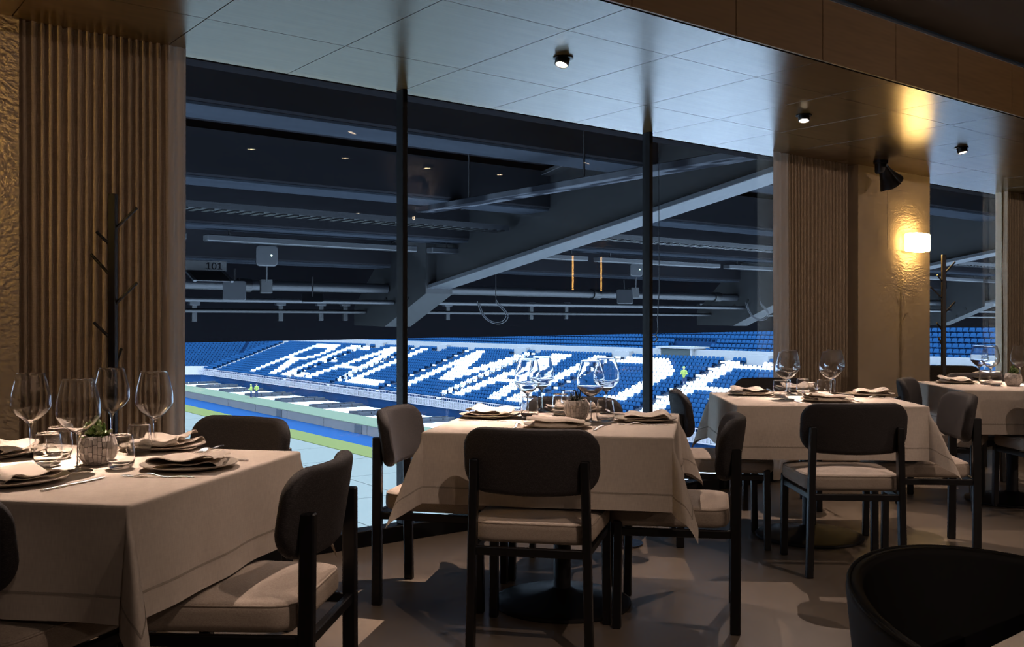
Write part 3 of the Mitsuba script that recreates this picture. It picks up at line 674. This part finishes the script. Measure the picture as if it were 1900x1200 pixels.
# ---------------------------------------------------------------- under the upper tier, outside
tier = thing('upper_tier', 'dark concrete underside of the upper stand stepping down outside the window', 'stand')
def soff(y): return 3.45 - .155 * (y - 4.6)
ys = [4.66, 6.0, 7.55, 9.45, 11.25, 13.1, 14.9]
for a, b in zip(ys, ys[1:]):
    zt = soff(a + .55)
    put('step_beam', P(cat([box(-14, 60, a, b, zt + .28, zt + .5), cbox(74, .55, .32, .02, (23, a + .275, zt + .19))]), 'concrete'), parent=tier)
    put('lit_soffit_strip', P(cbox(73.9, .50, .03, .004, (23, a + .275, zt + .015)), 'soffit'), parent=tier)  # thin plate that carries the lighter, lit colour of the underside
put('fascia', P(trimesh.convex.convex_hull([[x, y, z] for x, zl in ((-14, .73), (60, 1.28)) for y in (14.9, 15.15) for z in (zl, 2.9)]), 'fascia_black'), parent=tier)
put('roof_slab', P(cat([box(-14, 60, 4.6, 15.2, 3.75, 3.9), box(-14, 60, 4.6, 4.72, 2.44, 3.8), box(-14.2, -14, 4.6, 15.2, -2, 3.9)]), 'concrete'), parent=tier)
def raker(x, label, y0=4.75, y1=12.4, z0=2.86, slope=.155, h=.95):
    k = thing('raker_beam', label, 'girder')
    def zb(y): return z0 - slope * (y - y0)
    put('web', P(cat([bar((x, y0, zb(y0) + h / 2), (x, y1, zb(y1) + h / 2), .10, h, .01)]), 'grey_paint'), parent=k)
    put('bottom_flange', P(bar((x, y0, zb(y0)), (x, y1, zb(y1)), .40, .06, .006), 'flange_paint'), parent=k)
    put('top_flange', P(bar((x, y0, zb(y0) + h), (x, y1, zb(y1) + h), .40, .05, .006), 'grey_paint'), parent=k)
    ye = y1 + 1.9
    nose = trimesh.convex.convex_hull([[x + s * .24, y, z] for s in (-1, 1) for y, z in ((y1 - .3, zb(y1) + .9), (y1 - .3, zb(y1) - .06), (y1 + .9, 1.12), (ye, 1.14), (ye, 1.45), (y1 + .8, zb(y1) + .75))])
    nk = put('nose_bracket', P(nose, 'grey_paint'), parent=k)
    for yy, dz in ((y1 + .2, .35), (y1 + .5, .45), (y1 + .45, .15), (y1 + .85, .35)):
        put('bolt', P(lathe([(0, -.26), (.03, -.26), (.03, .26), (0, .26)], 10), 'black_metal'), T().translate([x, yy, 1.2 + dz]).rotate([0, 1, 0], 90), nk)
raker(8.0, 'big grey sloping girder with a lit bottom flange outside the middle panes')
raker(16.5, 'grey girder outside, further off, at the right of the big window')
raker(25.0, 'grey girder seen through the second window')
k = thing('duct', 'flat grey level duct crossing the upper panes outside below the tier', 'duct')
put('casing', P(cbox(.22, 5.4, .07, .006, (6.5, 7.5, 2.585)), 'duct_paint'), parent=k)
for y in (5.2, 7.2, 9.2): put('hanger', P(tube([(6.5, y, 2.6), (6.5, y, 3.2)], .012, 6), 'black_metal'), parent=k)
def run(name, label, catg, y, z, r, mat, x0=-13, x1=58, wob=0.0, couplings=0):
    k = thing(name, label, catg); [put('tube', P(tube([(a, y, z), (b, y, z)], r, 12), mat, smooth=40), parent=k) for a, b in ((x0, 7.74), (8.26, 16.24), (16.76, 24.74), (25.26, x1))]
    for i in range(couplings):
        x = x0 + 15 + 3.4 * i; put('coupling', P(tube([(x - .09, y, z), (x + .09, y, z)], r * 1.35, 14), 'black_metal', smooth=40), parent=k)
run('service_pipe', 'long pale service pipe below the tier, upper of the pair', 'pipe', 13.2, 1.72, .075, 'pipe_metal', couplings=7)
run('service_pipe', 'thin pale service pipe right under the thicker one', 'pipe', 13.0, 1.50, .035, 'pipe_metal')
run('service_pipe', 'thin dark pipe lowest under the tier in front of the black fascia', 'pipe', 13.9, 1.36, .03, 'grey_paint')
k = thing('cable_tray', 'perforated cable tray hanging level under the tier', 'cable tray')
for a, b in ((-13, 7.79), (8.21, 16.29), (16.71, 24.79), (25.21, 58)):
    put('channel', P(cat([box(a, b, 10.1, 10.34, 2.40, 2.41), box(a, b, 10.1, 10.11, 2.41, 2.47), box(a, b, 10.33, 10.34, 2.41, 2.47)]), 'pipe_metal'), parent=k)
put('rungs', P(cat([box(x, x + .06, 10.10, 10.35, 2.385, 2.402) for x in np.arange(-2, 30, .14) if min(abs(x + .03 - q) for q in (8, 16.5, 25)) > .24]), 'black_metal'), parent=k, kind='stuff')
for i, x in enumerate(np.arange(1.0, 40, 3.25)):
    k = thing('batten_light', 'long pale unlit batten light under the tier', 'light fitting', 'batten lights in a row under the tier')
    put('housing', P(cbox(3.0, .16, .08, .01, (x + 1.5, 11.6, 2.22)), 'white_plastic'), parent=k)
    for s in (.3, 2.7): put('hanger', P(tube([(x + s, 11.6, 2.24), (x + s, 11.6, 2.62)], .012, 6), 'black_metal'), parent=k)
def outdoor(px, py, y):
    t = (px - 950) / 1786; dx, dy = F2 + t * R2; d = y / dy
    return np.array([dx * d, y, EYE - d * (py - 600) / 1786])
def antenna(px, py, label, w=.30):
    k = thing('wireless_antenna', label, 'antenna'); c = outdoor(px, py, 12.6); M = at(c, -18)
    put('housing', P(pad(resample(rrect(w, w, .06), .03), .06, .02), 'white_plastic', smooth=40), at(c, -18, T().rotate([1, 0, 0], 90)), k)
    put('indicator', {**P(lathe([(0, 0), (.012, 0), (.012, .006), (0, .006)], 12), 'opal'), 'emitter': emit((1.5, 4, 2))}, at(c, -18, T().translate([.06, -.032, .0]).rotate([1, 0, 0], 90)), k, 'green light')
    put('arm', P(cat([tube([(0, .0, -.14), (0, .02, -.36)], .012, 8), cbox(.16, .16, .20, .01, (0, .1, -.42))]), 'grey_paint'), M, k)
antenna(495, 474, 'grey wireless antenna with a green light outside the left pane')
antenna(1180, 500, 'grey wireless antenna with a green light outside the middle pane by the right mullion', .26)
for px, py, lab, deg, tilt in ((435, 539, 'square pale flat panel antenna under the service pipe in the left pane', -25, 8), (580, 553, 'tilted pale flat panel lamp under the service pipe in the left pane', -25, 62), (1159, 550, 'pale flat panel under the pipes in the middle pane', -30, 12)):
    k = thing('flat_panel', lab, 'panel'); c = outdoor(px, py, 12.5)
    put('face', P(pad(resample(rrect(.30, .27, .03), .03), .03, .01), 'white_plastic', smooth=40), at(c, deg, T().rotate([1, 0, 0], 90 - tilt)), k)
    put('bracket', P(tube([(0, .02, .02), (0, .06, .30)], .012, 8), 'black_metal'), at(c, deg), k)
# number sign 101
k = thing('sector_sign', 'pale sign with the dark number 101 under the tier at the left edge', 'sign'); c = outdoor(392, 493, 12.2)
put('board', P(cbox(1.0, .02, .13, .004, (-.30, 0, 0)), 'grey_paint'), at(c, 0), k)
tm = meshkit.text_mesh('101', .085, .004); tm.apply_transform(trimesh.transformations.rotation_matrix(math.pi / 2, [1, 0, 0])); tm.apply_translation([-.08, -.011, -.045])
put('number', P(tm, 'fascia_black'), at(c, 0), k, 'dark number 101')
k = thing('slat_reflector', 'tilted grey tray with two pale edges below the number sign', 'panel'); c = outdoor(388, 512, 12.1)
put('plate', P(cbox(.50, .34, .012, .003), 'grey_paint'), at(c, 0, T().rotate([1, 0, 0], 24)), k)
for s in (-1, 1): put('edge', P(cbox(.04, .36, .03, .003, (s * .24, 0, 0)), 'white_plastic'), at(c, 0, T().rotate([1, 0, 0], 24)), k)
for px, py, lab in ((914, 580, 'clear rounded loop shaped fitting hanging in the middle pane below the girder'), (1405, 578, 'clear rounded loop shaped fitting hanging at the right edge of the big window')):
    k = thing('loop_fitting', lab, 'light fitting'); c = outdoor(px, py, 12.0)
    o = np.array([[-.24, .18], [-.10, -.10], [-.02, -.15], [.20, -.13], [.24, -.06], [.12, .12], [.06, .2]])
    from scipy.interpolate import splprep as _sp, splev as _se
    tck, _ = _sp(np.array([o[:, 0], o[:, 1]]), s=0, k=3); q = np.array(_se(np.linspace(0, 1, 40), tck)).T
    for s in (1, .86): put('rim', P(tube(np.c_[q[:, 0] * s, np.zeros(40), q[:, 1] * s], .009, 8), 'pipe_metal', smooth=40), at(c, -30), k)
    put('hanger', P(tube([(0.05, 0, .18), (.05, 0, .9)], .008, 6), 'black_metal'), at(c, -30), k)
for px in (360, 520, 595, 640, 830, 985, 1050, 1300):
    k = thing('hanging_bracket', 'small grey post hanging in front of the black fascia', 'bracket', 'small posts in front of the fascia'); c = outdoor(px, 578, 14.5)
    put('post', P(cbox(.08, .06, .26, .006, (0, 0, -.02)), 'grey_paint'), at(c), k); put('head', P(cbox(.16, .10, .09, .006, (0, 0, .14)), 'white_plastic'), at(c), k)
k = thing('hook_cable', 'looped pale cable and ring hanging outside beside the right mullion', 'cable'); c = outdoor(1213, 628, 5.6)
th = np.linspace(0, 2 * math.pi, 30); put('ring', P(tube(np.c_[.028 * np.cos(th), 0 * th, .028 * np.sin(th)], .006, 8), 'white_plastic', smooth=40), at(c, -35), k)
put('cord', P(tube([(.02, 0, .03), (.035, 0, .08), (.03, 0, .16), (.045, 0, .4), (.04, 0, 2.0)], .005, 6), 'white_plastic'), at(c, -35), k)

# ---------------------------------------------------------------- the stadium
PHI = math.radians(2.6); SX = np.array([math.cos(PHI), -math.sin(PHI)]); SY = np.array([math.sin(PHI), math.cos(PHI)])
SROT = T().rotate([0, 0, 1], -math.degrees(PHI))
def S(x, y, z): p = x * SX + y * SY; return np.array([p[0], p[1], z])
PITCH, DECK = EYE - 10.8, EYE - 9.8
k = thing('pitch_floor', 'pale green covering of wide panels over the pitch below the window', 'ground')
put('underlay', P(box(-60, 37, 14, 166, PITCH - .5, PITCH - .06), 'pitch_gap'), SROT, k)
for a in np.arange(5.4, 35.3, 6.0):
    for b in np.arange(22, 150, 8.0):
        put('panel', P(box(a, a + 5.9, b, b + 7.9, PITCH - .06, PITCH), 'pitch_panel'), SROT, k)
put('far_panels', P(cat([box(-60, 5.3, 14, 166, PITCH - .06, PITCH), box(5.4, 35.3, 150.1, 166, PITCH - .06, PITCH)]), 'pitch_panel'), SROT, k)
k = thing('green_strip', 'pale green artificial turf strip along the pitch edge', 'turf strip'); scene[k] = {**P(box(35.4, 38.3, 14, 166, PITCH - .3, PITCH + .03), 'strip_green'), 'to_world': SROT}
k = thing('blue_strip', 'bright blue strip between the green strip and the grey walkway', 'ground strip'); scene[k] = {**P(box(38.3, 42.1, 14, 166, PITCH - .3, PITCH + .02), 'strip_blue'), 'to_world': SROT}
for a in (31.2,):  # added reflectors, out of view, that brighten the mirrored light in the ceiling
    for b in (24.0, 31.2, 38.4, 45.6):
        k = thing('bounce_sheet', 'unseen white sheet added to brighten the ceiling reflection, ' + {24.0: 'nearest', 31.2: 'second nearest', 38.4: 'second farthest', 45.6: 'farthest'}[b] + ' of four', 'sheet', 'added white bounce sheets below the window'); scene[k] = {**P(box(a, a + 14.7, b, b + 7.1, DECK + .02, DECK + .06), 'tray_white'), 'to_world': SROT}
k = thing('walkway', 'raised walkway with a grey side and pale green top along the pitch', 'walkway')
put('side', P(cat([box(42.1, 42.3, a, a + 9.9, PITCH - .3, DECK - .05) for a in np.arange(14, 160, 10)] + [box(42.25, 45.9, 14, 166, PITCH - .3, DECK - .06)]), 'deck_side'), SROT, k)
put('top', P(box(42.05, 46, 14, 166, DECK - .06, DECK), 'deck_top'), SROT, k, 'pale green top')
for y in (85.0, 105.5): put('hatch', P(box(42.04, 42.1, y, y + 1.6, PITCH + .05, DECK - .15), 'tray_dark'), SROT, k, 'dark square opening')
k = thing('pitch_trench', 'dark trench below the front of the stand', 'ground'); scene[k] = {**P(box(45.9, 75, 14, 166, PITCH - 3.2, PITCH - 3.0), 'pitch_gap'), 'to_world': SROT}
for i, y in enumerate(np.arange(30.6, 162, 11.0)):
    k = thing('pitch_tray', 'long white tray with dark side rails sliding under the stand', 'tray', 'white trays in a row under the front of the stand')
    put('slab', P(box(46.2, 52.9, y + .9, y + (8.9 if y > 85 else 9.8), DECK - .55, DECK - .25), 'tray_white'), SROT, k)
    for s in (y + .2, y + 9.0 if y > 85 else y + 9.85): put('rail', P(cat([box(46.3, 52.9, s, s + .65, DECK - .6, DECK - .1)] + [box(x, x + 1.35, s + .1, s + .5, DECK - .1, DECK + .15) for x in np.arange(46.6, 51.5, 1.5)]), 'tray_dark'), SROT, k)
# stand
XF, ZF, RD, RISE, ROWS = 53.8, EYE - 8.25, .80, .283, 17
YA, YB = 24.0, 171.5
aisles = [165.6, 133.0, 118.0, 104.0, 89.6, 75.0, 60.5, 46.0, 31.5]
k = stand = thing('lower_stand', 'lower bank of the opposite stand with blue and white seats spelling a name', 'stand')
put('terrace', P(cat([box(XF + RD * r - .35, XF + RD * (r + 1) - .35, YA, YB, ZF - 2.6, ZF + RISE * r) for r in range(ROWS)]), 'stand_concrete'), SROT, k)
put('front_wall', P(box(XF - .75, XF - .4, YA, YB, ZF - .75, ZF + .02), 'pale_wall'), SROT, k)
XT, ZT2 = XF + RD * ROWS - .35, ZF + RISE * ROWS
put('back_wall', P(cat([box(XT + .3, XT + .5, YA, YB, ZT2 - 1, ZT2 + .95), box(XT - .1, XT + .3, YA, YB, ZT2 - 1, ZT2 + .15)] + [box(XT - .3, XT + .4, y - 1.2, y + 1.2, ZT2 - .5, ZT2 + .6) for y in (57, 75, 93, 111, 129)]), 'pale_wall'), SROT, k, 'pale parapet wall above the seats')
put('upper_terrace', P(cat([box(XT + .5 + RD * r, XT + .5 + RD * (r + 1), YA, YB, ZT2 - 1, ZT2 + .45 + .40 * r) for r in range(12)]), 'stand_concrete'), SROT, k)
for y in aisles:
    put('aisle_steps', P(cat([box(XF + RD * r - .35 + s * .4, XF + RD * r + s * .4 - .05, y - (.45 if y < 160 else 1.0), y + (.45 if y < 160 else 1.0), ZF + RISE * r - .1, ZF + RISE * r + .13 + .13 * s) for r in range(ROWS) for s in (0, 1)]), 'pale_wall' if y > 160 else 'aisle_step'), SROT, k)
    if y < 160: put('step_edges', P(cat([box(XF + RD * r - .36, XF + RD * r - .25, y - .40, y + .40, ZF + RISE * r + .1, ZF + RISE * r + .30) for r in range(0, ROWS, 2)]), 'tray_white'), SROT, k)
k = thing('stair_exit', 'dark stairway mouth with a pale roof above the stand seats', 'stairway'); M = SROT @ T().translate([XT + .6, 67.5, ZT2])
put('opening', P(box(-.5, 1.2, -2.0, 2.0, .1, 1.0), 'pitch_gap'), M, k); put('roof', P(cat([box(-.7, 1.6, -2.6, 2.6, 1.0, 1.18), box(-.6, 1.5, 2.0, 2.3, .1, 1.0), box(-.6, 1.5, -2.3, -2.0, .1, 1.0)]), 'pale_wall'), M, k)
# fence of mesh panels
k = thing('perimeter_fence', 'pale metal mesh fence in front of the lowest seats', 'fence')
pan = cat([box(-.03, .03, 0, 2.9, 1.02, 1.1), box(-.03, .03, 0, 2.9, 0, .07), box(-.03, .03, 0, .08, 0, 1.1)] + [box(-.015, .015, a, a + .05, .07, 1.02) for a in np.arange(.35, 2.9, .36)] + [box(-.015, .015, 0, 2.9, q, q + .05) for q in (.36, .68)])
PAN = P(pan, 'fence_metal')
for y in np.arange(YA, YB, 2.9): put('mesh_panel', PAN, SROT @ T().translate([XF - .82, float(y), ZF - .70]), k)
# seats
def seat_shape():
    b = trimesh.convex.convex_hull([[x, s * w, z] for x, w, z in ((.16, .20, .18), (.20, .225, .42), (.25, .215, .58), (.29, .16, .66), (.27, .225, .44), (.23, .20, .18)) for s in (-1, 1)])
    p = trimesh.convex.convex_hull([[x, s * w, z] for x, w, z in ((-.12, .19, .36), (-.12, .19, .40), (.20, .20, .32), (.20, .20, .26)) for s in (-1, 1)])
    q = box(.12, .20, -.05, .05, 0, .3)
    return cat([b, p, q])
GL = {'R': [((0, 0), (0, 1)), ((0, 1), (.8, 1)), ((.8, 1), (1, .85)), ((1, .85), (1, .65)), ((1, .65), (.8, .52)), ((.8, .52), (0, .52)), ((.45, .52), (1, 0))],
      'E': [((0, 0), (0, 1)), ((0, 1), (1, 1)), ((0, .52), (.8, .52)), ((0, 0), (1, 0))], 'A': [((0, 0), (.42, 1)), ((.42, 1), (.58, 1)), ((.58, 1), (1, 0)), ((.22, .34), (.78, .34))],
      'L': [((0, 0), (0, 1)), ((0, 0), (1, 0))], 'M': [((0, 0), (0, 1)), ((0, 1), (.5, .3)), ((.5, .3), (1, 1)), ((1, 1), (1, 0))],
      'D': [((0, 0), (0, 1)), ((0, 1), (.7, 1)), ((.7, 1), (1, .75)), ((1, .75), (1, .25)), ((1, .25), (.7, 0)), ((.7, 0), (0, 0))], 'I': [((0, 0), (0, 1))]}
TEXT = [('R', 149.3, 140.5), ('E', 136.4, 130.0), ('A', 127.6, 117.6), ('L', 114.6, 107.5), ('M', 100.4, 90.2), ('A', 87.6, 80.8), ('D', 77.6, 64.5), ('R', 59.2, 50.0), ('I', 46.6, 46.6), ('D', 42.2, 32.0)]
strokes = []
for ch, y0, y1 in TEXT:
    for (ax_, az_), (bx_, bz_) in GL[ch]: strokes.append((y0 + (y1 - y0) * ax_, az_, y0 + (y1 - y0) * bx_, bz_))
strokes = np.array(strokes)
def is_white(y, r):
    q = np.array([y, r - 1.4]); A = np.stack([strokes[:, 0], strokes[:, 1] * 13.0], 1); B = np.stack([strokes[:, 2], strokes[:, 3] * 13.0], 1)
    d = B - A; t = np.clip(((q - A) * d).sum(1) / np.maximum((d * d).sum(1), 1e-9), 0, 1)
    e = np.abs(A + d * t[:, None] - q)
    return bool(((e[:, 0] < 1.15) & (e[:, 1] < .80)).any())
seats = []
for r in range(ROWS):
    for y in np.arange(YA + .3, YB, .52):
        if min(abs(y - a) - (a > 160) * .6 for a in aisles) < .70: continue
        if any(abs(y - a) < 1.4 for a in (57, 75, 93, 111, 129)) and r > 14: continue
        seats.append((XF + RD * r, y, ZF + RISE * r, is_white(y, r)))
for r in range(12):
    for y in np.arange(YA + .3, YB, .52):
        if abs(y - 67.5) < 3 and r < 3: continue
        seats.append((XT + .9 + RD * r, y, ZT2 + .45 + .40 * r, False))
SEATM = seat_shape()
def seen(s):
    p = S(*s[:3]); d = p[:2] @ F2; px = 950 + 1786 * (p[:2] @ R2) / d; py = 600 + 1786 * (EYE - p[2] - .4) / d
    return d, ((1206 < px < 1432 and 625 < py < 800) or (1730 < px < 1856 and 615 < py < 690))
vis = sorted([(seen(s)[0], i) for i, s in enumerate(seats) if seen(s)[1]])[:300]
single = {i for _, i in vis}
SB, SW = P(SEATM, 'seat_blue'), P(SEATM, 'seat_white')
for i in sorted(single):
    x, y, z, wh = seats[i]
    k = thing('stadium_seat', ('white' if wh else 'blue') + ' stadium seat near the right end of the stand seen through the window', 'seat', ('white' if wh else 'blue') + ' stand seats nearest the window')
    scene[k] = {**(SW if wh else SB), 'to_world': SROT @ T().translate([float(x), float(y), float(z)])}
for wh, nm in ((True, 'white'), (False, 'blue')):
    pos = np.array([s[:3] for i, s in enumerate(seats) if s[3] == wh and i not in single])
    v = (pos[:, None] + SEATM.vertices[None]).reshape(-1, 3); f = (SEATM.faces[None] + (np.arange(len(pos)) * len(SEATM.vertices))[:, None, None]).reshape(-1, 3)
    k = thing('stadium_seating', f'many {nm} seats in rows on the opposite stand' + (', forming large letters' if wh else ''), 'seats', None, 'stuff')
    scene[k] = {**P((v, f), 'seat_' + nm), 'to_world': SROT}
# far corner stand
k = thing('corner_stand', 'far corner bank of pale blue seats at the left edge of the view', 'stand'); M = at(S(60, 176, ZF), -38)
put('terrace', P(cat([box(-45, 60, RD * r, RD * (r + 1), -2.6, .33 * r) for r in range(34)]), 'stand_concrete'), M, k)
far = [(x, RD * r + .3, .33 * r) for r in range(34) for x in np.arange(-40, 55, .7) if (x % 16) > 1.2]
q = cat([box(-.26, .26, -.1, .0, .1, .62)]); v = (np.array(far)[:, None] + q.vertices[None]).reshape(-1, 3); f = (q.faces[None] + (np.arange(len(far)) * 8)[:, None, None]).reshape(-1, 3)
put('far_seats', P((v, f), 'seat_blue'), M, k, None, 'stuff')
put('front_fence', P(box(-45, 60, -.9, -.8, -1.2, .4), 'fence_metal'), M, k)

ordinal = ['first', 'second', 'third', 'fourth', 'fifth', 'sixth', 'seventh', 'eighth', 'ninth', 'tenth', 'eleventh', 'twelfth', 'thirteenth', 'fourteenth', 'fifteenth']
for nm, lab in (('pitch_tray', 'white pitch tray with dark rails, {} counted from the near end'), ('batten_light', 'pale unlit batten light under the tier, {} from the left'), ('hanging_bracket', 'small grey post before the black fascia, {} from the left')):
    for i in range(counts[nm]): labels[nm if i == 0 else f'{nm}_{i:03d}']['label'] = lab.format(ordinal[i])
# ---------------------------------------------------------------- people far outside
def person(p, deg, label, stride=.10, arm=.25):
    k = thing('person', label, 'person'); M = at(p, deg)
    hip, sh = .92, 1.45
    body = [((0, 0, hip), .13, (0, 0, 1.2), .13), ((0, 0, 1.2), .13, (0, 0, sh - .06), .14), ((-.13, 0, sh - .04), .07, (.13, 0, sh - .04), .07), ((0, 0, sh), .055, (0, .01, 1.58), .055), ((0, .01, 1.64), .095, (0, .02, 1.70), .10)]
    legs, arms = [], []
    for s in (-1, 1):
        legs += [((s * .09, 0, hip), .095, (s * .10, s * stride * .5, .50), .065), ((s * .10, s * stride * .5, .50), .062, (s * .10, s * stride * .9, .09), .042), ((s * .10, s * stride * .9, .05), .042, (s * .11, s * stride * .9 + .14, .04), .035)]
        arms += [((s * .19, 0, sh - .04), .062, (s * .25, -.02, 1.16), .048), ((s * .25, -.02, 1.16), .045, (s * .22, arm, 1.04 + arm * .4), .034), ((s * .22, arm, 1.04 + arm * .4), .04, (s * .21, arm + .09, 1.04 + arm * .4), .03)]
    put('body', P(hull_chain(body + legs + arms, .05), 'skin', smooth=True), M, k)
    grow = lambda b, e: [(a, r + e, c, q + e) for a, r, c, q in b]
    put('jacket', P(hull_chain(grow(body[:3] + [arms[0], arms[1], arms[3], arms[4]], .022), .05), 'hi_vis', smooth=True), M, k, 'yellow hi-vis jacket')
    put('trousers', P(hull_chain(grow([legs[0], legs[1], legs[3], legs[4]], .02), .05), 'navy_cloth', smooth=True), M, k, 'dark trousers')
    put('helmet', P(lathe([(0, .13), (.05, .122), (.09, .09), (.115, .03), (.14, .0), (.14, -.012), (.10, -.01), (0, -.01)], 20), 'hi_vis' if arm > .2 else 'white_plastic', smooth=40), M @ T().translate([0, .02, 1.71]), k)
def deckp(px, py, z):
    t = (px - 950) / 1786; d = (EYE - z) * 1786 / (py - 600); return W(t * d, d, z)
person(deckp(466, 738, DECK), 60, 'worker in a yellow jacket on the walkway beyond the pitch, left of two', .12, .28)
person(deckp(476, 737, DECK), 150, 'worker in a yellow jacket on the walkway beyond the pitch, right of two', .06, .15)
person(S(XF + RD * 9 - .2, 60.1, ZF + RISE * 9 + .14), 120, 'worker in a yellow jacket standing among the white stand seats', .05, .28)
